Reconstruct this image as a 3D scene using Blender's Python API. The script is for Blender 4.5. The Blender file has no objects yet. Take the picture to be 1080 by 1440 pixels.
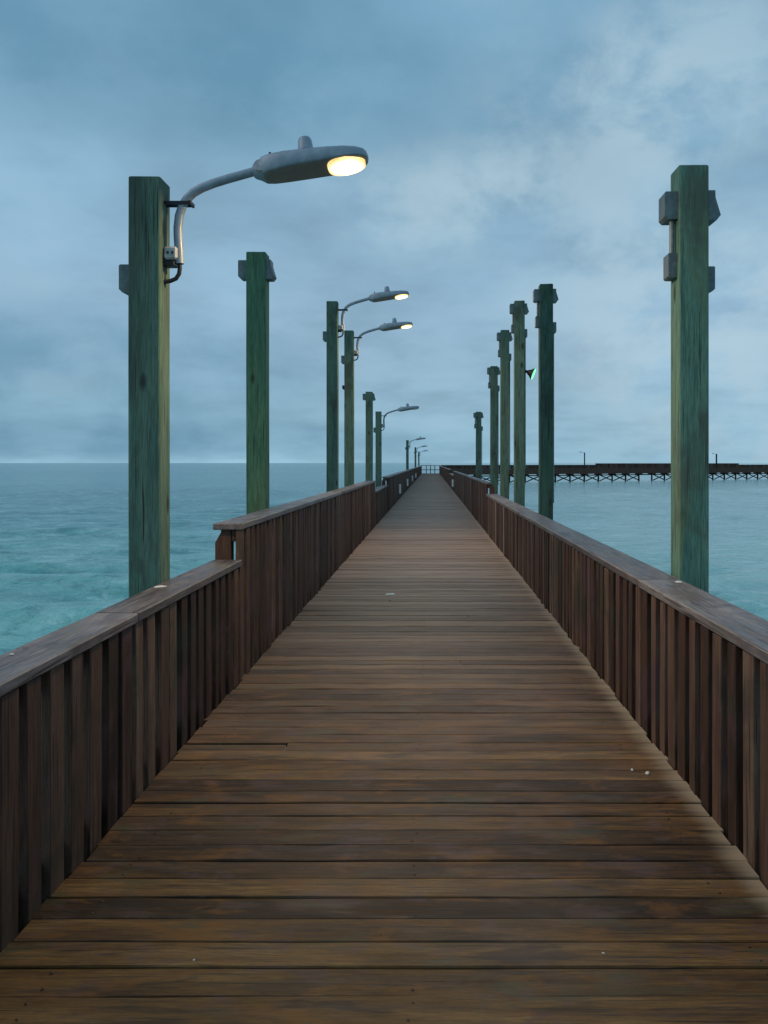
import bpy, bmesh, math, random
import numpy as np
from mathutils import Vector, Matrix

random.seed(7)
SC = bpy.context.scene
COL = SC.collection
R = math.radians

# ------------------------------------------------------------------ camera
EYE = 1.68
cam = bpy.data.cameras.new('camera')
cam_o = bpy.data.objects.new('camera', cam)
COL.objects.link(cam_o)
cam_o.location = (0, 0, EYE)
cam_o.rotation_euler = (R(90), 0, 0)
cam.sensor_fit = 'VERTICAL'
cam.sensor_height = 24.0
cam.lens = 24.0 * 1150 / 1440
cam.shift_x = -66 / 1440
cam.shift_y = -69 / 1440
cam.clip_start = 0.05
cam.clip_end = 90000
SC.camera = cam_o

# ------------------------------------------------------------------ world: overcast dusk sky
SUN_EL, SUN_AZ = R(42), R(256)          # azimuth measured clockwise from +Y
W = bpy.data.worlds.new('World')
SC.world = W
W.use_nodes = True
nt = W.node_tree
nt.nodes.clear()


class NG:
    """small node-graph helper"""
    def __init__(s, tree):
        s.t = tree

    def n(s, typ, **kw):
        nd = s.t.nodes.new(typ)
        ins = kw.pop('ins', {})
        for k, v in kw.items():
            setattr(nd, k, v)
        for k, v in ins.items():
            if isinstance(v, bpy.types.NodeSocket):
                s.t.links.new(v, nd.inputs[k])
            else:
                nd.inputs[k].default_value = v
        return nd

    def math(s, op, a, b=0.0, c=0.0, clamp=False):
        return s.n('ShaderNodeMath', operation=op, use_clamp=clamp, ins={0: a, 1: b, 2: c}).outputs[0]

    def vmath(s, op, a, b=(0, 0, 0)):
        return s.n('ShaderNodeVectorMath', operation=op, ins={0: a, 1: b}).outputs[0]

    def scale(s, a, f):
        return s.n('ShaderNodeVectorMath', operation='SCALE', ins={0: a, 'Scale': f}).outputs[0]

    def noise(s, vec, scale, detail=4.0, rough=0.5, dist=0.0):
        return s.n('ShaderNodeTexNoise', ins={'Vector': vec, 'Scale': scale, 'Detail': detail, 'Roughness': rough, 'Distortion': dist}).outputs['Fac']

    def ramp(s, fac, stops, interp='LINEAR'):
        nd = s.n('ShaderNodeValToRGB', ins={'Fac': fac})
        cr = nd.color_ramp
        cr.interpolation = interp
        while len(cr.elements) < len(stops):
            cr.elements.new(0.5)
        for e, (p, c) in zip(cr.elements, stops):
            e.position = p
            e.color = (*c, 1) if len(c) == 3 else c
        return nd.outputs['Color']

    def rng(s, v, a, b, c=0.0, d=1.0, smooth=True):
        return s.n('ShaderNodeMapRange', interpolation_type='SMOOTHSTEP' if smooth else 'LINEAR',
                   ins={'Value': v, 'From Min': a, 'From Max': b, 'To Min': c, 'To Max': d}).outputs['Result']

    def mix(s, f, a, b, blend='MIX'):
        nd = s.n('ShaderNodeMix', data_type='RGBA', blend_type=blend)
        for idx, v in ((0, f), (6, a), (7, b)):
            if isinstance(v, bpy.types.NodeSocket):
                s.t.links.new(v, nd.inputs[idx])
            else:
                nd.inputs[idx].default_value = v if idx == 0 or len(v) == 4 else (*v, 1)
        return nd.outputs[2]

    def xyz(s, v):
        return s.n('ShaderNodeSeparateXYZ', ins={0: v}).outputs

    def comb(s, x, y, z):
        return s.n('ShaderNodeCombineXYZ', ins={0: x, 1: y, 2: z}).outputs[0]

    def link(s, a, b):
        s.t.links.new(a, b)


g = NG(nt)
tc = g.n('ShaderNodeTexCoord')
d = tc.outputs['Generated']
dx, dy, dz = g.xyz(d)
el = g.math('MAXIMUM', dz, 0.0)
base = g.ramp(el, [(0.0, (.295, .510, .655)), (0.05, (.300, .505, .650)), (0.14, (.295, .475, .630)),
                   (0.34, (.235, .415, .560)), (0.50, (.180, .360, .515)), (1.0, (.170, .340, .490))])
den = g.math('ADD', el, 0.20)
cx_, cy_ = g.math('DIVIDE', dx, den), g.math('DIVIDE', dy, den)
cp = g.comb(cx_, cy_, 0.0)
n1 = g.noise(cp, 1.15, 6.0, 0.55, 0.1)
n2 = g.noise(g.vmath('ADD', g.scale(cp, 1.0), (7.3, 2.1, 4.4)), 3.1, 6.0, 0.58, 0.1)
n3 = g.noise(g.vmath('ADD', d, (3.0, 5.0, 1.0)), 2.6, 4.0, 0.5, 0.3)
cl = g.math('ADD', g.math('MULTIPLY', n1, 0.62), g.math('MULTIPLY', n2, 0.38))
dark = g.rng(cl, 0.36, 0.58, 0.86, 1.10)
bright = g.rng(cl, 0.52, 0.72, 0.0, 1.0)
big = g.rng(n3, 0.30, 0.70, 0.92, 1.10)


lump = g.noise(g.vmath('ADD', g.vmath('MULTIPLY', d, (1.0, 1.0, 1.5)), (0.35, 1.7, 0.2)), 8.0, 6.0, 0.60, 0.15)
lump = g.rng(lump, 0.36, 0.66)


def puff(px, py, rx, ry, veil=0.0):
    """angular distance from a cloud's direction, roughened by the cloud noise (0 at its centre)"""
    v = Vector(((px - 606) / 1150, 1.0, (651 - py) / 1150)).normalized()
    rt = Vector((v.y, -v.x, 0)).normalized()
    up = rt.cross(v)
    a = g.n('ShaderNodeVectorMath', operation='DOT_PRODUCT', ins={0: d, 1: tuple(rt)}).outputs['Value']
    b = g.n('ShaderNodeVectorMath', operation='DOT_PRODUCT', ins={0: d, 1: tuple(up)}).outputs['Value']
    f = g.n('ShaderNodeVectorMath', operation='DOT_PRODUCT', ins={0: d, 1: tuple(v)}).outputs['Value']
    a = g.math('DIVIDE', a, rx)
    b = g.math('DIVIDE', b, ry)
    q = g.math('ADD', g.math('MULTIPLY', a, a), g.math('MULTIPLY', b, b))
    k = g.math('MULTIPLY', g.rng(q, 0.0, 2.6, 1.0, 0.0), g.math('MULTIPLY_ADD', lump, 1.0 - veil, veil))
    return g.math('MULTIPLY', k, g.rng(f, 0.0, 0.2, 0.0, 1.0))


col = g.mix(1.0, base, g.comb(dark, g.math('MULTIPLY_ADD', dark, 0.92, 0.08), g.math('MULTIPLY_ADD', dark, 0.85, 0.15)), 'MULTIPLY')
col = g.scale(col, g.math('MULTIPLY', big, 1.04))
col = g.mix(g.math('MULTIPLY', bright, 0.45), col, (.40, .55, .66))
for p_ in ((800, 215, .13, .10), (1045, 520, .14, .14), (920, 430, .13, .09), (985, 95, .10, .08), (600, 275, .10, .06)):
    col = g.mix(g.math('MULTIPLY', puff(*p_), 0.62), col, (.46, .63, .73))
for p_ in ((40, 525, .26, .065), (150, 615, .3, .02), (250, 90, .3, .07)):
    col = g.mix(g.math('MULTIPLY', puff(*p_, veil=.55), 0.72), col, (.110, .275, .410))
# pale band hugging the horizon
below = g.rng(dz, -0.02, 0.0, 0.55, 1.0)
col = g.scale(col, below)
sky = g.n('ShaderNodeTexSky', sky_type='NISHITA', sun_disc=False, sun_elevation=SUN_EL, sun_rotation=SUN_AZ, altitude=5.0, dust_density=3.0)
bgcol = g.mix(0.08, g.scale(col, 10.0), sky.outputs[0])
bg = g.n('ShaderNodeBackground', ins={'Color': bgcol, 'Strength': 0.1})
wo = g.n('ShaderNodeOutputWorld', ins={'Surface': bg.outputs[0]})

# ------------------------------------------------------------------ sun (broad, veiled by cloud)
sl = bpy.data.lights.new('sun', 'SUN')
sl.energy = 0.5
sl.angle = R(40)
sl.color = (1.0, 0.88, 0.76)
so = bpy.data.objects.new('sun', sl)
COL.objects.link(so)
sv = Vector((math.sin(SUN_AZ) * math.cos(SUN_EL), math.cos(SUN_AZ) * math.cos(SUN_EL), math.sin(SUN_EL)))
so.rotation_euler = (-sv).to_track_quat('-Z', 'Y').to_euler()

SC.view_settings.view_transform = 'Standard'
SC.view_settings.look = 'None'
SC.view_settings.exposure = 0.0
SC.view_settings.gamma = 1.0
SC.view_settings.use_curve_mapping = False
SC.cycles.max_bounces = 6
SC.cycles.use_denoising = True

# ------------------------------------------------------------------ materials
def new_mat(name):
    m = bpy.data.materials.new(name)
    m.use_nodes = True
    m.node_tree.nodes.clear()
    return m, NG(m.node_tree)


def finish(g, bsdf):
    g.n('ShaderNodeOutputMaterial', ins={'Surface': bsdf.outputs[0]})


def piece_random(g):
    oi = g.n('ShaderNodeObjectInfo').outputs['Random']
    ge = g.n('ShaderNodeNewGeometry').outputs['Random Per Island']
    return g.math('FRACT', g.math('ADD', oi, ge))


def wood(name, axis, stops, rough=0.62, patch=None, patch_amt=0.5, tone=0.35, grain=0.5, spec=0.35, knots=0.0, edge=None, sheen=0.0):
    """weathered board: axis = grain direction (0 x, 1 y, 2 z)"""
    m, g = new_mat(name)
    tc = g.n('ShaderNodeTexCoord').outputs['Object']
    rnd = piece_random(g)
    r2 = g.math('FRACT', g.math('MULTIPLY', rnd, 17.31))
    p = g.vmath('ADD', tc, g.comb(g.math('MULTIPLY', rnd, 31.0), g.math('MULTIPLY', r2, 23.0), g.math('MULTIPLY', rnd, -41.0)))
    sc = [30.0, 30.0, 30.0]
    sc[axis] = 2.2
    gr = g.noise(g.vmath('MULTIPLY', p, tuple(sc)), 1.0, 5.0, 0.62, 0.6)
    sc2 = [150.0, 150.0, 150.0]
    sc2[axis] = 9.0
    fine = g.noise(g.vmath('MULTIPLY', p, tuple(sc2)), 1.0, 3.0, 0.6, 0.2)
    sc3 = [9.0, 9.0, 9.0]
    sc3[axis] = 1.6
    blot = g.noise(g.vmath('MULTIPLY', p, tuple(sc3)), 1.0, 4.0, 0.6, 0.4)
    spk = g.noise(p, 55.0, 3.0, 0.65)
    sc4 = [70.0, 70.0, 70.0]
    sc4[axis] = 1.7
    crk = g.noise(g.vmath('MULTIPLY', g.vmath('ADD', p, (3, 1, 2)), tuple(sc4)), 1.0, 2.0, 0.5, 0.3)
    f = g.math('ADD', g.math('MULTIPLY', gr, 0.45), g.math('MULTIPLY', blot, 0.45))
    f = g.math('ADD', f, g.math('MULTIPLY', spk, 0.10))
    f = g.math('ADD', f, g.math('MULTIPLY', g.math('SUBTRACT', rnd, 0.5), tone))
    c = g.ramp(f, stops)
    c = g.mix(grain, c, g.ramp(fine, [(0.30, (.35, .33, .31)), (0.55, (1, 1, 1)), (0.75, (1.25, 1.22, 1.18))]), 'MULTIPLY')
    c = g.mix(g.math('MULTIPLY', g.rng(crk, 0.60, 0.68), 0.8), c, (.012, .009, .007))
    pos = g.n('ShaderNodeNewGeometry').outputs['Position']
    if patch:
        px = g.vmath('MULTIPLY', pos, patch[0])
        pn = g.noise(px, 1.0, 5.0, 0.6, 0.8)
        pn2 = g.noise(g.vmath('ADD', g.vmath('MULTIPLY', pos, patch[1]), (13, 4, 2)), 1.0, 4.0, 0.6, 0.6)
        c = g.mix(g.math('MULTIPLY', g.rng(pn, 0.52, 0.68), patch_amt), c, patch[2])
        c = g.mix(g.math('MULTIPLY', g.rng(pn2, 0.55, 0.70), patch_amt * 0.8), c, patch[3])
        for (ps_, off_, col_, am_) in (patch[4] if len(patch) > 4 else ()):
            q_ = g.noise(g.vmath('ADD', g.vmath('MULTIPLY', pos, ps_), off_), 1.0, 4.0, 0.62, 0.5)
            c = g.mix(g.math('MULTIPLY', g.rng(q_, 0.53, 0.66), am_), c, col_)
    c = g.mix(1.0, c, g.n('ShaderNodeObjectInfo').outputs['Color'], 'MULTIPLY')   # per-object tone: timber variety, plus light painted onto the widest post
    if knots:
        vo = g.n('ShaderNodeTexVoronoi', ins={'Vector': g.vmath('MULTIPLY', p, (5.0, 5.0, 2.0)), 'Scale': 1.0, 'Randomness': 1.0}).outputs['Distance']
        c = g.mix(g.math('MULTIPLY', g.rng(vo, 0.06, 0.18, 1.0, 0.0), knots), c, (.03, .028, .022))
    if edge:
        # boards painted lighter farther out, standing in for lamp and grazing sky light
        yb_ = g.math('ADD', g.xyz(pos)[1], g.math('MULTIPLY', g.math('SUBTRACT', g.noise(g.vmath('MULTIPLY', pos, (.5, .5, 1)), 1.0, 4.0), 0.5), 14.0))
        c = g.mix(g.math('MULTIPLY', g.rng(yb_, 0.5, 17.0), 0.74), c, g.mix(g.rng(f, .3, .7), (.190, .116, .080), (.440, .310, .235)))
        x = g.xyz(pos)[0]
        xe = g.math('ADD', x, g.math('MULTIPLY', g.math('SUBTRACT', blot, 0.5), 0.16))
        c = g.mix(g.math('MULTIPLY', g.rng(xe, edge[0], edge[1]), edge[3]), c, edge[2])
    b = g.n('ShaderNodeBsdfPrincipled', ins={'Base Color': c, 'Roughness': g.rng(gr, 0.3, 0.7, rough - 0.1, rough + 0.14), 'Specular IOR Level': spec,
                                         'Sheen Weight': sheen, 'Sheen Roughness': 0.24, 'Sheen Tint': (1.0, .82, .72, 1)})
    h = g.math('ADD', g.math('MULTIPLY', gr, 0.7), g.math('MULTIPLY', fine, 0.3))
    bm_ = g.n('ShaderNodeBump', ins={'Strength': 0.55, 'Distance': 0.004, 'Height': h})
    g.link(bm_.outputs[0], b.inputs['Normal'])
    finish(g, b)
    return m


M = {}
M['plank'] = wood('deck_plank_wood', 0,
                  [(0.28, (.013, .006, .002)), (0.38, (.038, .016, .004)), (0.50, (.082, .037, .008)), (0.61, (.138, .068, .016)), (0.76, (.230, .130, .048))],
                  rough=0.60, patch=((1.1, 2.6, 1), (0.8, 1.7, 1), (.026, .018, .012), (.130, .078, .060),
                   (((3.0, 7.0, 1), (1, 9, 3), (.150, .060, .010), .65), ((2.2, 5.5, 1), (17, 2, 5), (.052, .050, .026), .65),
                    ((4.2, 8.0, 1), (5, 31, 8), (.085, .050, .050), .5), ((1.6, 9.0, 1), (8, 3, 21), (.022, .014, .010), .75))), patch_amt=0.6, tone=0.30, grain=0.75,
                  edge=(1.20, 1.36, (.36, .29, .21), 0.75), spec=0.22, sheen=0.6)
M['rail'] = wood('railing_wood', 2,
                 [(0.25, (.022, .011, .007)), (0.42, (.066, .031, .020)), (0.55, (.108, .054, .036)), (0.68, (.145, .084, .058)), (0.82, (.210, .145, .105))],
                 rough=0.7, patch=((1.2, 1.2, 1.6), (0.7, 2.0, 1.0), (.034, .036, .020), (.095, .042, .020), (((2.5, 2.5, 2.2), (3, 8, 1), (.085, .042, .046), .65),)), patch_amt=0.55, tone=0.42, grain=0.5, spec=0.25)
M['rail_pale'] = wood('pale_railing_wood', 2, [(0.3, (.16, .13, .11)), (0.6, (.27, .24, .21)), (0.8, (.34, .31, .28))], rough=0.7)
M['beam'] = wood('beam_wood', 1, [(0.25, (.030, .022, .016)), (0.5, (.085, .058, .040)), (0.8, (.150, .110, .080))], rough=0.75, spec=0.2)
M['cap'] = wood('rail_cap_wood', 1,
                [(0.27, (.050, .040, .040)), (0.42, (.120, .094, .092)), (0.54, (.190, .155, .150)), (0.66, (.270, .235, .225)), (0.80, (.380, .345, .330))],
                rough=0.5, patch=((6, 2.2, 1), (5, 1.6, 1), (.045, .036, .042), (.150, .125, .065), (((4, 3, 1), (2, 5, 1), (.110, .066, .060), .6),)), patch_amt=0.75, tone=0.25, grain=0.6, spec=0.5)
M['post'] = wood('treated_post_timber', 2,
                 [(0.26, (.034, .070, .060)), (0.40, (.066, .125, .098)), (0.52, (.098, .170, .125)), (0.65, (.140, .210, .155)), (0.80, (.200, .245, .185))],
                 rough=0.75, patch=((3, 3, .55), (4, 4, .8), (.040, .046, .040), (.125, .150, .070), (((5, 5, .35), (2, 7, 3), (.150, .165, .110), .5), ((2, 2, 1.2), (9, 1, 4), (.060, .055, .042), .6))), patch_amt=0.55, tone=0.20, grain=0.6, spec=0.2, knots=0.85)
M['pile'] = wood('pile_timber', 2, [(0.25, (.014, .012, .012)), (0.5, (.038, .030, .028)), (0.8, (.075, .060, .055))], rough=0.8, spec=0.2)


def metal(name, colr, rough=0.45, metallic=0.6, var=0.25):
    m, g = new_mat(name)
    tc = g.n('ShaderNodeTexCoord').outputs['Object']
    n = g.noise(tc, 22.0, 4.0, 0.6)
    c = g.mix(g.rng(n, 0.35, 0.7), tuple(x * (1 - var) for x in colr), tuple(min(1, x * (1 + var)) for x in colr))
    b = g.n('ShaderNodeBsdfPrincipled', ins={'Base Color': c, 'Roughness': g.rng(n, 0.3, 0.7, rough - .08, rough + .12), 'Metallic': metallic})
    finish(g, b)
    return m


M['lamp_metal'] = metal('lamp_grey_paint', (.29, .33, .38), 0.42, 0.2, .12)
M['lamp_under'] = metal('lamp_under_paint', (.24, .21, .19), 0.5, 0.0, .12)
M['box'] = metal('weathered_grey_box', (.115, .150, .155), 0.55, 0.1)
M['dark_metal'] = metal('dark_metal', (.025, .025, .03), 0.5, 0.4)
M['galv'] = metal('galvanised', (.24, .27, .27), 0.5, 0.3)
M['plate'] = metal('pale_plate', (.50, .48, .47), 0.5, 0.0)
M['mark'] = metal('dark_print', (.05, .05, .06), 0.6, 0.0)
M['white'] = metal('white_bits', (.62, .62, .58), 0.6, 0.0, 0.1)
M['pvc'] = metal('white_plastic', (.80, .81, .80), 0.4, 0.0, 0.05)
M['nail'] = metal('nail_head', (.05, .04, .035), 0.5, 0.6)


def emit(name, colr, strength, off=None):
    m, g = new_mat(name)
    tc = g.n('ShaderNodeTexCoord').outputs['Object']
    # rows of LED chips behind a diffusing lens
    n = g.n('ShaderNodeTexVoronoi', ins={'Vector': tc, 'Scale': 38.0, 'Randomness': 0.15}).outputs['Distance']
    s = g.rng(n, 0.0, 0.6, strength * 1.2, strength * 0.9)
    if off:
        rr_ = g.n('ShaderNodeVectorMath', operation='LENGTH', ins={0: g.vmath('MULTIPLY', g.vmath('SUBTRACT', tc, off), (8.6, 8.2, 0))}).outputs['Value']
        s = g.math('MULTIPLY', s, g.rng(rr_, 0.55, 1.08, 1.0, 0.16))
    b = g.n('ShaderNodeEmission', ins={'Color': (*colr, 1), 'Strength': s})
    finish(g, b)
    return m


M['led'] = emit('lit_warm_lens', (1.0, .68, .28), 7.5, (.582, 0, 0))
M['green_led'] = emit('lit_green_lens', (.22, 1.0, .46), 1.6)
m_, g_ = new_mat('unlit_lens')
b_ = g_.n('ShaderNodeBsdfPrincipled', ins={'Base Color': (.45, .46, .45, 1), 'Roughness': g_.rng(g_.noise(g_.n('ShaderNodeTexCoord').outputs['Object'], 14.0), .3, .7, .2, .4)})
finish(g_, b_)
M['led_off'] = m_

# water
m_, g_ = new_mat('sea_water')
pos = g_.n('ShaderNodeNewGeometry').outputs['Position']
px, py, pz = g_.xyz(pos)
big = g_.noise(g_.vmath('MULTIPLY', pos, (.012, .02, 1)), 1.0, 4.0, 0.55, 0.4)
mid = g_.noise(g_.vmath('MULTIPLY', pos, (.09, .22, 1)), 1.0, 4.0, 0.6, 0.5)
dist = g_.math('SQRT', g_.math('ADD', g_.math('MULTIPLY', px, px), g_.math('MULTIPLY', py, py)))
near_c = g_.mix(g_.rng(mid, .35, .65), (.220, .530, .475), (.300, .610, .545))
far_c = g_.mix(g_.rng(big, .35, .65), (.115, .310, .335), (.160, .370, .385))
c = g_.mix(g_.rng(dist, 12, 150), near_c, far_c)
st1 = g_.noise(g_.vmath('MULTIPLY', pos, (.42, .62, 1)), 1.0, 6.0, 0.66, 0.3)  # streaks: light and dark of the ripples painted into the water colour
st2 = g_.noise(g_.vmath('ADD', g_.vmath('MULTIPLY', pos, (.055, .11, 1)), (4, 9, 2)), 1.0, 5.0, 0.65, 0.3)
c = g_.mix(g_.math('MULTIPLY', g_.rng(st1, .50, .66), .62), c, (.060, .230, .240))
c = g_.mix(g_.math('MULTIPLY', g_.rng(st2, .52, .68), .40), c, (.060, .260, .280))
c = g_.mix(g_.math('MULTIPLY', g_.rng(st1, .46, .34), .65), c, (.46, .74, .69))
rip = g_.noise(g_.vmath('MULTIPLY', pos, (2.0, 3.0, 1)), 1.0, 3.0, 0.6, 0.3)
rip2 = g_.noise(g_.vmath('MULTIPLY', pos, (.5, .8, 1)), 1.0, 4.0, 0.6, 0.4)
c = g_.mix(g_.math('MULTIPLY', g_.rng(g_.math('ADD', px, g_.math('MULTIPLY', st2, 8.0)), 2, 26), 0.60), c, (.46, .66, .63))  # paler to the right: reflection of brighter sky painted into the colour
bp1 = g_.n('ShaderNodeBump', ins={'Strength': 1.0, 'Distance': 0.6, 'Height': rip2})
bp = g_.n('ShaderNodeBump', ins={'Strength': 0.8, 'Distance': 0.07, 'Height': rip})
g_.link(bp1.outputs[0], bp.inputs['Normal'])
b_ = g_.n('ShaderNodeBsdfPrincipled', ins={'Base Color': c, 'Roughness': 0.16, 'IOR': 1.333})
g_.link(bp.outputs[0], b_.inputs['Normal'])
finish(g_, b_)
M['water'] = m_

# ------------------------------------------------------------------ mesh helpers
class MB:
    def __init__(s):
        s.v, s.f, s.m = [], [], []

    def add(s, vs, fs, mi=0):
        o = len(s.v)
        s.v += [tuple(v) for v in vs]
        s.f += [tuple(i + o for i in f) for f in fs]
        s.m += [mi] * len(fs)
        return s

    def box(s, x0, x1, y0, y1, z0, z1, c=0.0, mi=0, mat=None, jit=0.0, rng=random):
        if c <= 0:
            vs = [(x, y, z) for x in (x0, x1) for y in (y0, y1) for z in (z0, z1)]
            fs = [(0, 1, 3, 2), (4, 6, 7, 5), (0, 4, 5, 1), (2, 3, 7, 6), (0, 2, 6, 4), (1, 5, 7, 3)]
        else:
            lo, hi = (x0, y0, z0), (x1, y1, z1)
            vs, idx = [], {}
            for sx in (0, 1):
                for sy in (0, 1):
                    for sz in (0, 1):
                        sg = (sx, sy, sz)
                        j = [rng.uniform(-jit, jit) for _ in range(3)] if jit else (0, 0, 0)
                        for ax in range(3):
                            p = []
                            for k in range(3):
                                e = (lo, hi)[sg[k]][k]
                                if k != ax:
                                    e += c if sg[k] == 0 else -c
                                p.append(e + j[k])
                            idx[(sg, ax)] = len(vs)
                            vs.append(p)
            fs = []
            for ax in range(3):
                a, b = [k for k in range(3) if k != ax]
                for sd in (0, 1):
                    q = []
                    for (p1, p2) in ((0, 0), (1, 0), (1, 1), (0, 1)):
                        sg = [0, 0, 0]
                        sg[ax], sg[a], sg[b] = sd, p1, p2
                        q.append(idx[(tuple(sg), ax)])
                    fs.append(tuple(q))
                for p1 in (0, 1):
                    for p2 in (0, 1):
                        s0, s1 = [0, 0, 0], [0, 0, 0]
                        s0[a] = s1[a] = p1
                        s0[b] = s1[b] = p2
                        s0[ax], s1[ax] = 0, 1
                        s0, s1 = tuple(s0), tuple(s1)
                        fs.append((idx[(s0, a)], idx[(s1, a)], idx[(s1, b)], idx[(s0, b)]))
            for sx in (0, 1):
                for sy in (0, 1):
                    for sz in (0, 1):
                        sg = (sx, sy, sz)
                        fs.append((idx[(sg, 0)], idx[(sg, 1)], idx[(sg, 2)]))
        if mat is not None:
            vs = [mat @ Vector(v) for v in vs]
        return s.add(vs, fs, mi)

    def tube(s, pts, rad, n=12, mi=0, cap=True):
        pts = [Vector(p) for p in pts]
        rads = rad if isinstance(rad, (list, tuple)) else [rad] * len(pts)
        vs, fs = [], []
        ref = None
        for i, p in enumerate(pts):
            t = (pts[min(i + 1, len(pts) - 1)] - pts[max(i - 1, 0)]).normalized()
            if ref is None:
                ref = t.orthogonal().normalized()
            ref = (ref - t * ref.dot(t)).normalized()
            bn = t.cross(ref)
            for k in range(n):
                a = 2 * math.pi * k / n
                vs.append(p + (ref * math.cos(a) + bn * math.sin(a)) * rads[i])
        for i in range(len(pts) - 1):
            for k in range(n):
                a, b = i * n + k, i * n + (k + 1) % n
                fs.append((a, b, b + n, a + n))
        if cap:
            fs.append(tuple(range(n))[::-1])
            fs.append(tuple((len(pts) - 1) * n + k for k in range(n)))
        return s.add(vs, fs, mi)

    def prism(s, poly, axis, a, b, mi=0):
        """polygon in the plane across axis, extruded from a to b"""
        def P(u, v, w):
            return {0: (w, u, v), 1: (u, w, v), 2: (u, v, w)}[axis]
        n = len(poly)
        vs = [P(u, v, a) for u, v in poly] + [P(u, v, b) for u, v in poly]
        fs = [tuple(range(n)), tuple(range(2 * n - 1, n - 1, -1))]
        fs += [(i, (i + 1) % n, n + (i + 1) % n, n + i) for i in range(n)]
        return s.add(vs, fs, mi)

    def mesh(s, name, mats, smooth=False):
        me = bpy.data.meshes.new(name)
        me.from_pydata([tuple(v) for v in s.v], [], s.f)
        for m in (mats if isinstance(mats, (list, tuple)) else [mats]):
            me.materials.append(m)
        if any(s.m):
            me.polygons.foreach_set('material_index', s.m)
        bm = bmesh.new()
        bm.from_mesh(me)
        bmesh.ops.recalc_face_normals(bm, faces=bm.faces)
        bm.to_mesh(me)
        bm.free()
        if smooth:
            me.polygons.foreach_set('use_smooth', [True] * len(me.polygons))
            try:
                me.set_sharp_from_angle(angle=R(38))
            except Exception:
                pass
        return me


def obj(name, me, parent=None, loc=(0, 0, 0), rot=(0, 0, 0), kind=None, label=None, cat=None, group=None):
    o = bpy.data.objects.new(name, me)
    COL.objects.link(o)
    o.location = loc
    o.rotation_euler = rot
    if parent:
        o.parent = parent
    for k, v in (('kind', kind), ('label', label), ('category', cat), ('group', group)):
        if v:
            o[k] = v
    return o


def thing(name, label, cat, loc=(0, 0, 0), group=None, kind=None):
    return obj(name, None, None, loc, label=label, cat=cat, group=group, kind=kind)


# ------------------------------------------------------------------ sea
WZ = -4.5
rs = [1.0]
while rs[-1] < 700:
    rs.append(rs[-1] * 1.0125 + 0.01)
while rs[-1] < 60000:
    rs.append(rs[-1] * 1.35)
rs = np.array(rs)
fa = np.arange(-42, 42, 0.12)
th = np.radians(np.concatenate([fa, np.arange(42, 318, 1.5)]))
nr, na = len(rs), len(th)
X = rs[:, None] * np.sin(th)[None, :]
Y = rs[:, None] * np.cos(th)[None, :]
rg = np.random.default_rng(11)
Zw = np.zeros_like(X)
cell = (rs * 0.0125 + 0.01)[:, None]
for i in range(70):
    lam = 0.6 * (11.0 / 0.6) ** rg.random()
    ang = rg.normal(0.0, 0.42) + math.radians(-78)
    k = 2 * math.pi / lam
    amp = 0.0105 * lam ** 0.85 * (0.5 + rg.random())
    ph = rg.random() * 6.283
    fade = np.clip((lam / (cell * 3.0) - 1.0), 0, 1)
    a_ = k * (X * math.cos(ang) + Y * math.sin(ang)) + ph + 0.9 * np.sin(0.07 * X + 0.05 * Y + i)
    sw = np.sin(a_)
    Zw += amp * fade * (sw + 0.35 * (sw * sw - 0.5))
grp = 0.75 + 0.5 * np.sin(0.045 * X + 1.3 + 0.6 * np.sin(0.06 * Y)) * np.sin(0.06 * Y + 0.5)
Zw *= grp
co = np.stack([X, Y, np.broadcast_to(WZ + Zw, X.shape)], -1).reshape(-1, 3)
co = np.vstack([co, [[0, 0, WZ]]])
ii, jj = np.meshgrid(np.arange(nr - 1), np.arange(na), indexing='ij')
j2 = (jj + 1) % na
quads = np.stack([ii * na + jj, (ii + 1) * na + jj, (ii + 1) * na + j2, ii * na + j2], -1).reshape(-1, 4)
tris = np.stack([np.full(na, nr * na), np.arange(na), (np.arange(na) + 1) % na], -1)
me = bpy.data.meshes.new('sea')
me.vertices.add(len(co))
me.vertices.foreach_set('co', co.astype(np.float32).ravel())
me.loops.add(quads.size + tris.size)
me.loops.foreach_set('vertex_index', np.concatenate([quads[:, ::-1].ravel(), tris[:, ::-1].ravel()]).astype(np.int32))
me.polygons.add(len(quads) + len(tris))
ls = np.concatenate([np.arange(len(quads)) * 4, quads.size + np.arange(len(tris)) * 3]).astype(np.int32)
me.polygons.foreach_set('loop_start', ls)
me.polygons.foreach_set('use_smooth', np.ones(len(ls), bool))
me.update(calc_edges=True)
me.validate()
bm = bmesh.new()
bm.from_mesh(me)
bmesh.ops.recalc_face_normals(bm, faces=bm.faces)
up = sum(f.normal.z for f in list(bm.faces)[:2000])
if up < 0:
    bmesh.ops.reverse_faces(bm, faces=bm.faces)
bm.to_mesh(me)
bm.free()
me.materials.append(M['water'])
obj('sea', me, kind='structure')

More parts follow.
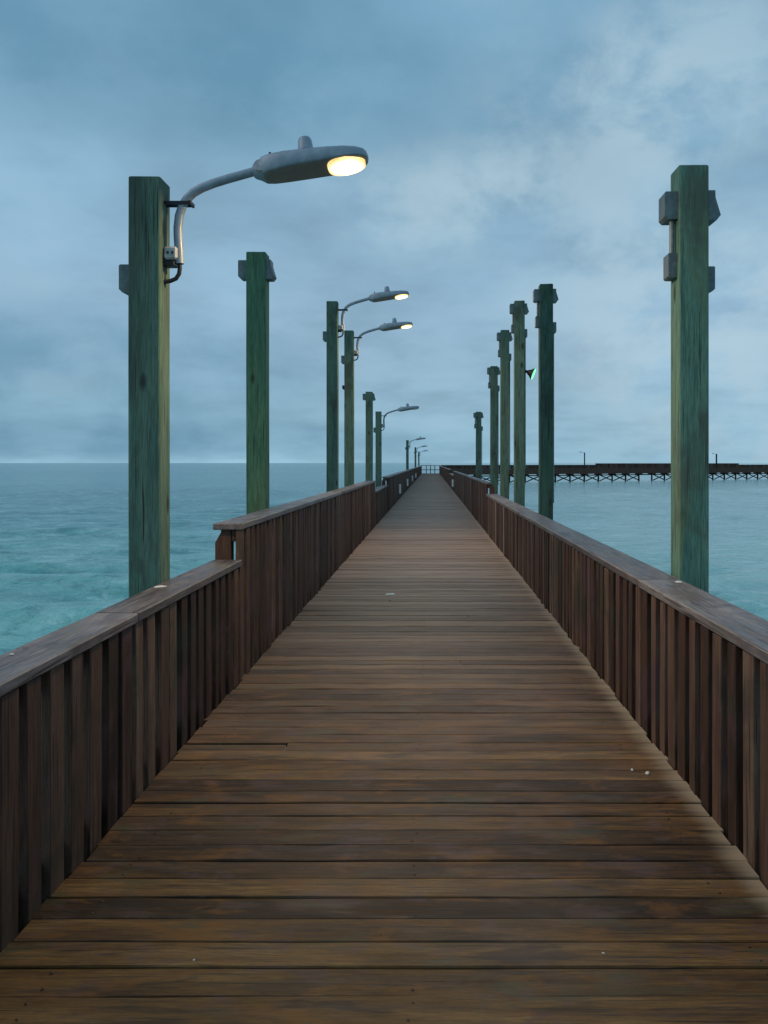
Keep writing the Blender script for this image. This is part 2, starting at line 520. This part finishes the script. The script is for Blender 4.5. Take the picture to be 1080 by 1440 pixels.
# ------------------------------------------------------------------ the pier deck
XL, XR = -1.472, 1.335           # deck edges
PITCH, END = 0.146, 132.0
pier = thing('pier', 'long timber pier with a walkway of worn brown planks running out over the sea', 'pier', (0, 0, 0))
pc = (XL + XR) / 2
plank_meshes = []
for k in range(10):
    rr = random.Random(100 + k)
    b = MB()
    hl = (XR - XL) / 2
    n = 9
    w = 0.0675 + rr.uniform(0, .0048) ** 1.0
    c = 0.0035
    # cross-section swept along x with a slight wander, so that the edges are not ruled lines
    secs = []
    for i in range(n + 1):
        x = -hl + 2 * hl * i / n
        if i == 0:
            x += rr.uniform(-.012, .012)
        if i == n:
            x += rr.uniform(-.014, .012)
        wob, wz = rr.uniform(-.0017, .0017), rr.uniform(-.0012, .0012)
        w0, w1 = -w + wob + rr.uniform(-.001, .001), w + wob + rr.uniform(-.001, .001)
        cup = rr.uniform(-.0012, .0024)
        secs.append([(x, w0, -.038), (x, w0, -c + wz), (x, w0 + c, wz + cup), (x, w1 - c, wz + cup), (x, w1, -c + wz), (x, w1, -.038)])
    vs = [p for s_ in secs for p in s_]
    fs = []
    for i in range(n):
        for q in range(6):
            a, bq = i * 6 + q, i * 6 + (q + 1) % 6
            fs.append((a, bq, bq + 6, a + 6))
    fs += [tuple(range(6)), tuple(n * 6 + q for q in range(6))]
    b.add(vs, fs)
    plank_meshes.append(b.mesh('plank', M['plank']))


def part_plank(x0, x1, rr):
    b = MB()
    w = 0.0675 + rr.uniform(-.001, .001)
    b.box(x0, x1, -w, w, -.038, 0, c=.003, jit=.0012, rng=rr)
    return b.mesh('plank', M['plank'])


rr = random.Random(5)
nplank, y = 0, 0.9
split = {27: (-.86, .032), 55: (.4, .0), 62: (-.5, .01), 41: (.25, .0)}
i = 0
while nplank < 300:
    yy = 0.9 + i * PITCH
    if i in split:
        xs, off = split[i]
        for (a, b2, o2) in ((XL - rr.uniform(0, .01), xs - .003, -off), (xs + .003, XR + rr.uniform(0, .01), 0.0)):
            obj('plank', part_plank(a, b2, rr), pier, (0, yy + o2, rr.uniform(-.002, .001)))
            nplank += 1
    else:
        obj('plank', rr.choice(plank_meshes), pier, (pc + rr.uniform(-.012, .010), yy + rr.uniform(-.002, .002), rr.uniform(-.0035, .0015)),
            (rr.uniform(-.006, .006), rr.uniform(-.0012, .0012), rr.uniform(-.0009, .0009) + (math.pi if rr.random() < .5 else 0)))
        nplank += 1
    i += 1
b = MB()
yy = 0.9 + i * PITCH
while yy < END:
    e0, e1 = rr.uniform(-.012, .012), rr.uniform(-.012, .012)
    z = rr.uniform(-.004, .0015)
    b.box(XL + e0, XR + e1, yy - .0718, yy + .0718, z - .038, z, c=0)
    yy += PITCH
yy = 0.9 - PITCH
while yy > -3.5:
    z = rr.uniform(-.004, .0015)
    b.box(XL + rr.uniform(-.01, .01), XR, yy - .0685, yy + .0685, z - .038, z, c=.003)
    yy -= PITCH
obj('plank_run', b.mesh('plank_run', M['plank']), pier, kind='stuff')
rr = random.Random(77)
b = MB()
for q in range(60):
    yy = 0.9 + q * PITCH
    for x in (-1.25, -.07, 1.12):
        for s_ in (-.040, .040):
            if rr.random() < .12:
                continue
            xx, y2, r_ = x + rr.uniform(-.015, .015), yy + s_ + rr.uniform(-.006, .006), rr.uniform(.0045, .006)
            b.add([(xx + r_ * math.cos(k * math.pi / 4), y2 + r_ * math.sin(k * math.pi / 4), .0006) for k in range(8)] + [(xx, y2, .0022)],
                  [(k, (k + 1) % 8, 8) for k in range(8)])
obj('nail_heads', b.mesh('nail_heads', M['nail']), pier, kind='stuff')
# carrying beams and bents below the deck
for x in (-1.25, -.07, 1.12):
    b = MB()
    b.box(x - .05, x + .05, -3.6, END, -.36, -.042)
    obj('stringer', b.mesh('stringer', M['beam']), pier)
b = MB()
b.box(-1.9, 1.8, -.1, .1, -.62, -.362, c=.01)
me_cap = b.mesh('pile_cap', M['beam'])
b = MB()
b.tube([(0, 0, WZ - 1.5), (0, 0, -.60)], .14, 12)
me_pile = b.mesh('pile', M['pile'], True)
yy = 2.0
while yy < END:
    obj('pile_cap', me_cap, pier, (0, yy, 0))
    for x in (-1.35, 1.2):
        obj('pile', me_pile, pier, (x, yy, 0))
    yy += 6.6
# far end of the walkway: open rail across it
er = thing('end_railing', 'open dark rail across the far end of the pier walkway', 'railing', (0, END, 0))
b = MB()
b.box(XL - .2, XR + .2, -.07, .07, 1.22, 1.30, c=.01)
obj('top_rail', b.mesh('top_rail', M['rail']), er)
b = MB()
b.box(XL - .2, XR + .2, -.03, .03, .52, .62, c=.01)
obj('mid_rail', b.mesh('mid_rail', M['rail']), er)
b = MB()
b.box(-.06, .06, -.06, .06, -.6, 1.218, c=.008)
me_ = b.mesh('post', M['rail'])
for x in (XL - .1, -.75, -.07, .62, XR + .1):
    obj('post', me_, er, (x, 0, 0))

# ------------------------------------------------------------------ railings
BW, BP = 0.111, 0.185            # baluster width, spacing
bal_cache = {}


def baluster_mesh(h, k):
    key = (round(h, 3), k)
    if key not in bal_cache:
        rr = random.Random(300 + k)
        b = MB()
        b.box(0, .040, -BW / 2 + rr.uniform(-.004, .004), BW / 2 + rr.uniform(-.004, .004), -.16 + rr.uniform(-.03, .03), h + rr.uniform(-.008, 0), c=.003, jit=.0015, rng=rr)
        bal_cache[key] = b.mesh('baluster', M['rail'])
    return bal_cache[key]


def railing(side, y0, y1, h, cap_w, label, openings=(), rr=None, pale=(), fine_to=32.0, phase=0.0, end_post=True, tubes=()):
    """side -1 or +1; h = top of the cap"""
    rr = rr or random.Random(int(y0 * 10) + side)
    s = side
    x_in = 1.475 if s < 0 else 1.338           # inner face of the balusters
    t = thing('railing', label, 'railing', (0, y0, 0), 'wooden railing sections along the pier')

    def X(a, b):
        return (s * a, s * b) if s > 0 else (s * b, s * a)
    hb = h - .05
    # balusters
    yy = y0 + .05 + phase
    k = 0
    far = MB()
    while yy < y1 - .04:
        if not any(a < yy < b_ for a, b_ in openings):
            tilt = rr.gauss(0, .009)
            if yy < fine_to:
                me = baluster_mesh(hb, rr.randrange(8))
                if any(abs(yy - p_) < BP * .5 for p_ in pale):
                    me = me.copy()
                    me.materials.clear()
                    me.materials.append(M['rail_pale'])
                xx = s * (x_in + rr.uniform(-.003, .003))
                o = obj('baluster', me, t, (xx, yy + (rr.uniform(-.004, .004) if yy < 3.7 else rr.uniform(-.013, .013)) - y0, 0), (tilt, 0, (0 if s > 0 else math.pi) + rr.gauss(0, .03)))
                if me.materials[0] == M['rail_pale']:
                    o['label'] = 'pale weathered baluster'
            else:
                a, b_ = X(x_in + rr.uniform(-.003, .003), x_in + .038)
                far.box(a, b_, yy - BW / 2 - y0, yy + BW / 2 - y0, -.16, hb - .001)
        yy += BP
        k += 1
    if far.v:
        obj('baluster_run', far.mesh('baluster_run', M['rail']), t, kind='stuff')
    # stringers behind the balusters
    xs0, xs1 = x_in + .043, x_in + .078
    for (z0, z1) in ((hb - .092, hb - .003), (-.10, .13)):
        b = MB()
        a, b_ = X(xs0, xs1)
        b.box(a, b_, .01, y1 - y0 - .01, z0, z1, c=.003)
        obj('stringer', b.mesh('stringer', M['beam']), t)
    for (a0, b0) in openings:      # board above and below each opening
        a, b_ = X(x_in, x_in + .034)
        for (z0, z1) in ((hb - .42, hb - .004), (-.12, .30)):
            b = MB()
            b.box(a, b_, a0 - .06 - y0, b0 + .06 - y0, z0, z1, c=.003)
            obj('opening_board', b.mesh('opening_board', M['rail']), t)
    # posts outside the stringers
    pm = MB()
    px0, px1 = X(x_in + .079, x_in + .185)
    hp = hb - .003
    pm.box(px0, px1, -.053, .053, -.7, hp, c=.006)
    me_p = pm.mesh('rail_post', M['rail'])
    L = y1 - y0
    npost = max(1, round(L / 2.4))
    for q in range(npost + 1):
        yq = .06 + (L - .12) * q / npost
        if yy > 0:
            if q == 0 and end_post and y0 > 1:
                b = MB()
                u0, u1 = X(x_in + .085, x_in + .205)
                prof = [(u0, -.7), (u1, -.7), (u1, h - .002 if s > 0 else h - .10), (u1 + (0.0), hb - .004)]
                uo, ui = s * (x_in + .205), s * (x_in + .085)
                prof = [(ui, -.7), (uo, -.7), (uo, h - .15), (uo - s * .045, h - .07), (uo - s * .045, hb - .003), (ui, hb - .003)]
                b.prism(prof, 1, -.053, .053)
                obj('rail_post', b.mesh('rail_post', M['rail']), t, (0, yq, 0))
                continue
        obj('rail_post', me_p, t, (0, yq, 0))
    for q in tubes:                # white rod holder tubes strapped to the inner face
        b = MB()
        b.tube([(0, 0, .30), (0, 0, .72)], .058, 12)
        b.tube([(0, 0, .40), (0, 0, .43)], .064, 12)
        b.tube([(0, 0, .60), (0, 0, .63)], .064, 12)
        obj('rod_holder', b.mesh('rod_holder', M['pvc'], True), t, (s * (x_in - .062), q - y0, 0), label='white tube fixed to the inner face of the railing')
    # cap boards
    c0 = 1.465 if s < 0 else 1.333
    a, b_ = X(c0, c0 + cap_w)
    yb = y0 - (0.02 if y0 > 0 else 0)
    first = True
    while yb < y1 - .01:
        ln = 3.6 if yb > 0.1 else (5.26 - yb if s > 0 else 4.1 - yb)
        e = min(yb + ln, y1)
        if y1 - e < 1.0:
            e = y1
        b = MB()
        j0, j1 = rr.uniform(-.003, .003), rr.uniform(-.003, .003)
        b.box(a + j0, b_ + j1, yb + .002 - y0, e - .002 - y0, hb, h + rr.uniform(-.002, .002), c=.006)
        obj('cap_board', b.mesh('cap_board', M['cap']), t)
        yb = e
    return t


LOW, HIGH = 0.93, 1.21
railing(-1, -3.5, 6.34, LOW, .225, 'low railing section at the near end under the closest lit lamp', phase=.02)
railing(-1, 6.36, 21.8, HIGH, .225, 'raised railing section with a chamfered end post beside the two lit lamps farther off')
railing(-1, 21.82, 28.0, LOW, .225, 'short low railing section between two raised ones, beside the unlit lamp', end_post=False)
railing(-1, 28.02, END, HIGH, .20, 'long raised railing with small openings running past the far lamps to the pier end', tubes=(37, 49, 62, 76))
railing(1, -3.5, 19.78, LOW, .272, 'low railing beside the walkway in front of the five closest lampless posts', pale=(15.2, 17.0), phase=.06)
railing(1, 19.8, 49.0, HIGH, .125, 'raised railing with a narrow pale cap beside the farthest lampless posts', tubes=(47.5,))
railing(1, 49.02, 60.0, LOW, .2, 'far low railing section beyond the narrow capped raised railing', end_post=False)
railing(1, 60.02, END, HIGH, .2, 'farthest raised railing ending in front of the distant pier', end_post=True)

# ------------------------------------------------------------------ tall posts, lamps, boxes
SZ = 0.2


def post_mesh(h, k):
    rr = random.Random(900 + k)
    b = MB()
    hs = SZ / 2
    n = 8
    secs = []
    c = .008
    zb = WZ - 1.5
    for i in range(n + 1):
        z = zb + (h - zb) * i / n
        ox, oy = rr.uniform(-.0035, .0035), rr.uniform(-.0035, .0035)
        if i == n:
            ox = oy = 0
        sec = []
        for (sx, sy) in ((-1, -1), (1, -1), (1, 1), (-1, 1)):
            for q in (0, 1):
                cc = (c, 0) if (q == (0 if sx * sy < 0 else 1)) else (0, c)
                sec.append((sx * (hs - cc[0]) + ox, sy * (hs - cc[1]) + oy, z))
        # order corners around the ring
        sec.sort(key=lambda p: math.atan2(p[1] - oy, p[0] - ox))
        secs.append(sec)
    # slightly weathered, bevelled top
    top = [(x * .95, y * .95, z + .006 + rr.uniform(-.003, .004)) for x, y, z in secs[-1]]
    secs.append(top)
    vs = [p for s_ in secs for p in s_]
    fs = []
    for i in range(len(secs) - 1):
        for q in range(8):
            a, bq = i * 8 + q, i * 8 + (q + 1) % 8
            fs.append((a, bq, bq + 8, a + 8))
    fs += [tuple(range(8)), tuple((len(secs) - 1) * 8 + q for q in range(8))]
    b.add(vs, fs)
    return b.mesh('post_shaft', M['post'])


def cham_box(name, w, dpt, h, parent, loc, cut=.02, side=1, mat='box'):
    """box fixed to the post's face: w out from the face, bottom outer corner cut"""
    b = MB()
    s = side
    prof = [(0, 0), (s * (w - cut), 0), (s * w, cut), (s * w, h - cut * .4), (s * (w - cut * .4), h), (0, h)]
    b.prism(prof, 1, -dpt / 2, dpt / 2)
    return obj(name, b.mesh(name, M[mat]), parent, loc)


# ---- lamp parts (built for an arm reaching along +x from the post's inner face, origin at post top)
ARM = [(.092, -.52), (.089, -.44), (.083, -.36), (.081, -.293), (.090, -.215), (.110, -.152), (.140, -.105), (.180, -.066), (.235, -.035), (.310, -.006), (.40, .022), (.49, .047), (.575, .071)]
b = MB()
b.tube([(x, 0, z) for x, z in ARM], .028, 16)
me_arm = b.mesh('arm', M['lamp_metal'], True)
TILT = R(7)


def head_mesh():
    st = [(-.012, .036, .036, -.038), (.0, .050, .050, -.050), (.03, .066, .062, -.062), (.06, .088, .068, -.068), (.11, .112, .072, -.066), (.20, .126, .074, -.060),
          (.34, .134, .070, -.052), (.48, .138, .062, -.044), (.58, .134, .055, -.038), (.65, .120, .047, -.032), (.70, .092, .036, -.024), (.718, .060, .024, -.014), (.726, .02, .010, -.004)]
    N = 24
    vs, fs = [], []
    for (u, hw, tp, bt) in st:
        for k in range(N):
            a = 2 * math.pi * k / N
            ca, sa = math.cos(a), math.sin(a)
            e = 0.50 if u > .055 else 1.0
            y_ = hw * math.copysign(abs(ca) ** e, ca)
            if sa >= 0:
                z_ = tp * abs(sa) ** (0.62 if u > .055 else 1)
            else:
                z_ = bt * min(1, abs(sa) ** (0.38 if u > .055 else 1))
            vs.append((u, y_, z_))
    for i in range(len(st) - 1):
        for k in range(N):
            a_, b_ = i * N + k, i * N + (k + 1) % N
            fs.append((a_, b_, b_ + N, a_ + N))
    fs += [tuple(range(N)), tuple((len(st) - 1) * N + k for k in range(N))]
    b = MB()
    b.add(vs, fs)
    me = b.mesh('lamp_head', [M['lamp_metal'], M['lamp_under']], True)
    for p in me.polygons:
        if p.normal.z < -.75 and p.center.x > .06:
            p.material_index = 1
    return me


def lens_mesh():
    out = []
    for k in range(28):
        a = 2 * math.pi * k / 28
        ca, sa = math.cos(a), math.sin(a)
        x = .582 + .122 * math.copysign(abs(ca) ** .48, ca)
        hw = .120 if x < .60 else .120 - (x - .60) * .50
        out.append((x, hw * math.copysign(abs(sa) ** .7, sa)))
    vs, fs = [], []
    N = len(out)
    for (sc, z) in ((1.0, -.022), (1.0, -.044), (.93, -.051), (.6, -.056)):
        for (x, y_) in out:
            vs.append((.575 + (x - .575) * sc, y_ * sc, z))
    for r_ in range(3):
        for k in range(N):
            a_, b_ = r_ * N + k, r_ * N + (k + 1) % N
            fs.append((a_, b_, b_ + N, a_ + N))
    fs.append(tuple(3 * N + k for k in range(N)))
    b = MB()
    b.add(vs, fs)
    return b


me_head = head_mesh()
me_lens = lens_mesh().mesh('lens', M['led'], True)
me_lens_off = lens_mesh().mesh('lens', M['led_off'], True)
b = MB()
b.tube([(0, 0, 0), (0, 0, .022), (0, 0, .024), (0, 0, .095), (0, 0, .110), (0, 0, .116)], [.044, .044, .051, .043, .035, .015], 18)
me_cell = b.mesh('photocell', M['lamp_metal'], True)
b = MB()
b.tube([(0, 0, 0), (0, 0, .045)], .008, 8)
me_stub = b.mesh('level_pin', M['dark_metal'])
b = MB()
b.tube([(0, -.086, 0), (0, .086, 0)], .036, 20)
me_collar = b.mesh('hinge_cap', M['plate'], True)
b = MB()
b.box(-.03, .165, -.034, -.029, -.150, -.128)
b.box(-.03, .165, .029, .034, -.150, -.128)
b.box(.160, .176, -.045, .045, -.152, -.126, c=.003)
me_strap = b.mesh('strap', M['dark_metal'])
b = MB()
b.tube([(.092, 0, -.515), (.093, 0, -.55), (.088, 0, -.585), (.068, 0, -.615), (.035, -.01, -.632), (-.005, -.02, -.640)], .0135, 10)
me_cable = b.mesh('cable', M['dark_metal'], True)
b = MB()
b.box(.0, .088, -.045, .04, -.500, -.418, c=.012)
me_brk = b.mesh('bracket_box', M['plate'])
b = MB()
for x in (.030, .060):
    b.prism([(x + .009 * math.cos(a * math.pi / 5), -.459 + .010 * math.sin(a * math.pi / 5)) for a in range(10)], 1, -.0475, -.044)
me_mark = b.mesh('knockout', M['mark'])
b = MB()
b.box(.0, .07, -.04, .04, -.540, -.508, c=.004)
me_foot = b.mesh('bracket_foot', M['dark_metal'])


def lamp_post(y, top, lit, label, k, low_box=False, group='lamp posts along the pier'):
    t = thing('lamp_post', label, 'lamp post', (-(1.695 + SZ / 2), y + SZ / 2, 0), group)
    obj('post_shaft', post_mesh(top, k), t)
    o = (SZ / 2, 0, top)
    a = obj('arm', me_arm, t, o)
    obj('strap', me_strap, t, o)
    obj('cable', me_cable, t, o)
    bx = obj('bracket_box', me_brk, t, o)
    obj('knockout', me_mark, bx)
    obj('bracket_foot', me_foot, t, o)
    hd = obj('lamp_head', me_head, t, (SZ / 2 + .575, 0, top + .071), (R(-4), -TILT, 0))
    obj('lens', me_lens if lit else me_lens_off, hd)
    obj('photocell', me_cell, hd, (.335, 0, .066), (0, 0, 0))
    obj('level_pin', me_stub, hd, (.105, 0, .066))
    obj('hinge_cap', me_collar, hd, (.045, 0, -.002))
    cham_box('junction_box', .07, .14, .175, t, (-SZ / 2, 0, top - .715), side=-1)
    if low_box:
        cham_box('junction_box', .05, .10, .09, t, (-SZ / 2, 0, top - 1.28), side=-1, mat='dark_metal')
    if lit:
        ld = bpy.data.lights.new('lamp_light', 'AREA')
        ld.shape = 'ELLIPSE'
        ld.size, ld.size_y = .20, .24
        ld.energy = 60.0
        ld.color = (1.0, .72, .38)
        lo = bpy.data.objects.new('lamp_light', ld)
        COL.objects.link(lo)
        lo.parent = hd
        lo.location = (.575, 0, -.062)
    return t


lamp_post(5.117, 3.47, True, 'closest lamp post with a big lit lamp head near the low railing', 0)
lamp_post(14.82, 4.61, True, 'tall lamp post with a lit head, in front of the other distant lit lamp', 1)
lamp_post(17.86, 4.57, True, 'tall lamp post with a lit head, slimmer one just behind another lit lamp', 2, True)
lamp_post(27.9, 3.43, False, 'unlit lamp post by the short low railing, with a pale curved arm', 3)
lamp_post(62.3, 3.41, False, 'far dark lamp post with a faint head, closest of the three tiny ones', 4)
lamp_post(94.7, 3.49, False, 'tiny far lamp post in the middle of the last three', 5)
lamp_post(121.0, 3.36, False, 'tiniest lamp post standing at the far end of the pier', 6)


def tall_post(side, y, top, label, k, boxes, dz=0.0, tone=(1, 1, 1, 1), group='tall timber posts without lamps'):
    L = 1.695 if side < 0 else 1.66
    t = thing('timber_post', label, 'post', (side * (L + SZ / 2), y + SZ / 2, 0), group)
    ps = obj('post_shaft', post_mesh(top, k), t)
    ps.color = tone
    h = SZ / 2
    if boxes:
        cham_box('junction_box', .088, .15, .185, t, (-h, 0, top - dz - .185), side=-1)
        b = MB()      # wedge shaped cover on the outer face
        prof = [(0, 0), (.058, 0), (.085, .034), (.050, .150), (.048, .200), (0, .200)]
        b.prism(prof, 1, -.085, .06)
        obj('wedge_cover', b.mesh('wedge_cover', M['box']), t, (h, 0, top - dz - .195))
    if boxes > 1:
        b = MB()
        b.tube([(-.026, 0, 0), (-.026, 0, -.225)], .017, 10)
        obj('conduit', b.mesh('conduit', M['galv'], True), t, (-h, -.02, top - dz - .185))
        cham_box('outlet_box', .060, .12, .165, t, (-h, 0, top - dz - .575), side=-1, cut=.01)
        cham_box('outlet_box', .055, .12, .165, t, (h, 0, top - dz - .665), side=1, cut=.014)
        b = MB()
        b.tube([(.022, 0, 0), (.022, 0, -2.6)], .011, 8)
        obj('conduit', b.mesh('conduit', M['galv'], True), t, (h, .02, top - dz - .665))
    return t


tall_post(-1, 8.38, 3.84, 'stout timber post with boxes at its top, behind the closest lamp post', 10, 1, dz=.075, tone=(.95, 1.25, 1.0, 1))
tall_post(-1, 23.7, 3.74, 'slim distant timber post with boxes at its top, beside the unlit lamp post', 11, 1, dz=.05)
tall_post(1, 5.47, 3.67, 'closest and widest timber post with grey boxes, beside the low railing', 12, 2, dz=.165, tone=(1.4, 1.5, 1.5, 1))  # raised tone stands in for the different light on this post
tall_post(1, 12.44, 4.40, 'dark timber post with boxes, second closest after the widest post', 13, 2, dz=.07, tone=(.6, .75, .75, 1))
p3 = tall_post(1, 16.2, 4.89, 'timber post with a small green lit floodlight on it', 14, 2, dz=.05)
tall_post(1, 19.4, 4.83, 'timber post with boxes just behind the post with the green floodlight', 15, 2, dz=.05)
tall_post(1, 22.75, 4.37, 'timber post with boxes at the step up of the railing', 16, 2, dz=.03)
tall_post(1, 30.1, 3.56, 'shortest slim timber post standing apart by the narrow capped raised railing', 17, 2, dz=.03)

# small bell floodlight with a green lens on the third post
fl = obj('floodlight', None, p3, (SZ / 2, -.02, 3.49))
b = MB()
b.box(-.006, .016, -.05, .05, -.14, .05, c=.003)
b.tube([(0, 0, 0), (.04, 0, .012), (.075, 0, .002)], .030, 10)
obj('bracket', b.mesh('bracket', M['dark_metal']), fl)
b = MB()
b.tube([(0, 0, 0), (.02, 0, 0), (.05, 0, 0), (.10, 0, 0), (.13, 0, 0)], [.03, .05, .062, .105, .128], 20, cap=True)
obj('bell', b.mesh('bell', M['dark_metal'], True), fl, (.06, 0, .005), (0, R(22), R(-14)))
b = MB()
b.tube([(.129, 0, 0), (.134, 0, 0)], .119, 20)
obj('green_lens', b.mesh('green_lens', M['green_led']), fl, (.06, 0, .005), (0, R(22), R(-14)))

# ------------------------------------------------------------------ the other pier across the water
fd = Vector((85, 46, 0)).normalized()
frot = math.atan2(fd.y, fd.x)
fp = thing('distant_pier', 'distant dark pier on cross braced piles along the horizon', 'pier', (40, 263, 0))
fp.rotation_euler = (0, 0, frot)
BAY = 5.9
S0, NB = -41.3, 35
b = MB()
b.box(S0, S0 + NB * BAY, -1.5, 1.5, -.55, 0)
b.box(S0, S0 + NB * BAY, -1.5, -1.0, -1.9, -.56)
b.box(S0, S0 + NB * BAY, 1.0, 1.5, -1.9, -.56)
obj('deck', b.mesh('deck', M['rail']), fp)


def panel(h, seed):
    rr = random.Random(seed)
    b = MB()
    n = 26
    for k in range(n):
        x0 = BAY * k / n
        b.box(x0 + .01, x0 + BAY / n - .01, -.03 + rr.uniform(-.01, .01), .03, -.3, h - .09 + rr.uniform(-.01, .01))
    b.box(0, BAY, -.14, .14, h - .08, h)
    return b.mesh('rail_panel', M['rail'])


me_lo, me_hi = panel(1.05, 1), panel(1.55, 2)
b = MB()
b.box(-.3, .3, -1.7, 1.7, -2.3, -1.91)
me_fc = b.mesh('pile_cap', M['beam'])
b = MB()
b.tube([(0, 0, WZ - 1), (0, 0, -2.2)], .30, 10)
me_fpile = b.mesh('pile', M['pile'], True)


def brace(flip, k):
    z0, z1 = (-2.3, WZ + .25)
    if flip:
        z0, z1 = z1, z0
    b = MB()
    a = Vector((.15, 0, z0))
    e = Vector((BAY - .15, 0, z1))
    dv = e - a
    mt = Matrix.Translation((a + e) / 2) @ dv.to_track_quat('X', 'Z').to_matrix().to_4x4()
    b.box(-dv.length / 2, dv.length / 2, -.06, .06, -.17, .17, mat=mt)
    return b.mesh('cross_brace', M['pile'])


me_b0, me_b1 = brace(False, 0), brace(True, 1)
for k in range(NB + 1):
    s_ = S0 + k * BAY
    obj('pile_cap', me_fc, fp, (s_, 0, 0))
    obj('pile', me_fpile, fp, (s_, 0, 0))
    if k == NB:
        break
    hi = 13 < s_ < 82
    for yy in (-1.46, 1.46):
        obj('rail_panel', me_hi if hi else me_lo, fp, (s_, yy, 0))
    # walers tie the bents just below the deck
    b = MB()
    if k == 0:
        b.box(.2, BAY - .2, -.05, .05, -2.5, -2.15)
        me_w = b.mesh('waler', M['pile'])
    obj('waler', me_w, fp, (s_, -.30, 0))
    if k == 13:
        continue
    obj('cross_brace', me_b0, fp, (s_, -.38, 0))
    obj('cross_brace', me_b1, fp, (s_, -.52, 0))


def far_lamp(x, y, top, arm, label, w):
    t = thing('distant_lamp', label, 'lamp post', (x, y, 0), 'lamp posts on the distant pier')
    b = MB()
    b.box(-w, w, -w, w, -.5, top, c=.03)
    obj('post_shaft', b.mesh('post_shaft', M['pile']), t)
    b = MB()
    b.tube([(0, 0, top - .4), (-.4, 0, top - .02), (-1.0, 0, top + .1)], .05, 8)
    obj('arm', b.mesh('arm', M['lamp_metal']), t)
    b = MB()
    b.tube([(-.9, 0, top + .09), (-1.1, 0, top + .12), (-1.5, 0, top + .16), (-1.7, 0, top + .17)], [.05, .12, .12, .04], 10)
    obj('lamp_head', b.mesh('lamp_head', M['lamp_metal'], True), t)


far_lamp(50.2, 267.2, 5.1, True, 'thin lamp post on the distant pier where its rail steps up', .17)
far_lamp(103.2, 295.6, 5.0, True, 'lamp post on the distant pier seen just beside the widest timber post', .22)

# ------------------------------------------------------------------ small things lying about
def scrap(name, label, cat, loc, sx, sy, sz, seed, group=None):
    rr = random.Random(seed)
    b = MB()
    N = 9
    vs = [(sx * math.cos(2 * math.pi * k / N) * rr.uniform(.6, 1.1), sy * math.sin(2 * math.pi * k / N) * rr.uniform(.6, 1.1), 0) for k in range(N)]
    top = [(x * .75, y * .75, sz * rr.uniform(.5, 1)) for x, y, z in vs]
    vs2 = vs + top + [(0, 0, sz)]
    fs = [(k, (k + 1) % N, N + (k + 1) % N, N + k) for k in range(N)] + [(N + k, N + (k + 1) % N, 2 * N) for k in range(N)] + [tuple(range(N))]
    b.add(vs2, fs)
    return obj(name, b.mesh(name, M['white']), None, loc, (0, 0, rr.uniform(0, 3)), label=label, cat=cat, group=group)


scrap('paper_scrap', 'white scrap lying alone in the middle of the walkway planks', 'litter', (-.52, 10.45, .001), .10, .05, .012, 1)
scrap('shell_bit', 'brightest white shell bit on the deck near the railing', 'shell', (1.17, 4.42, .001), .018, .014, .010, 2, 'white bits on the deck')
scrap('shell_bit', 'smaller white bit a hand away from the brightest shell bit', 'shell', (1.10, 4.47, .001), .014, .010, .008, 3, 'white bits on the deck')
scrap('shell_bit', 'tiny white speck on the bare planks closest to the camera', 'shell', (-.80, 2.76, .001), .006, .005, .004, 4, 'white bits on the deck')
scrap('shell_bit', 'tiny white speck alone on the dark damp planks', 'shell', (.59, 2.80, .001), .006, .005, .004, 5, 'white bits on the deck')
scrap('bird_dropping', 'white splash on the cap rail against the widest timber post', 'dropping', (1.56, 5.15, LOW + .001), .045, .025, .004, 6)
scrap('bird_dropping', 'pale yellowish splash on the cap rail at the foot of the closest lamp post', 'dropping', (-1.64, 4.95, LOW + .001), .035, .05, .005, 7)
scrap('bird_dropping', 'white droplet on the cap rail at its closest end', 'dropping', (-1.64, 3.20, LOW + .001), .012, .010, .004, 8)
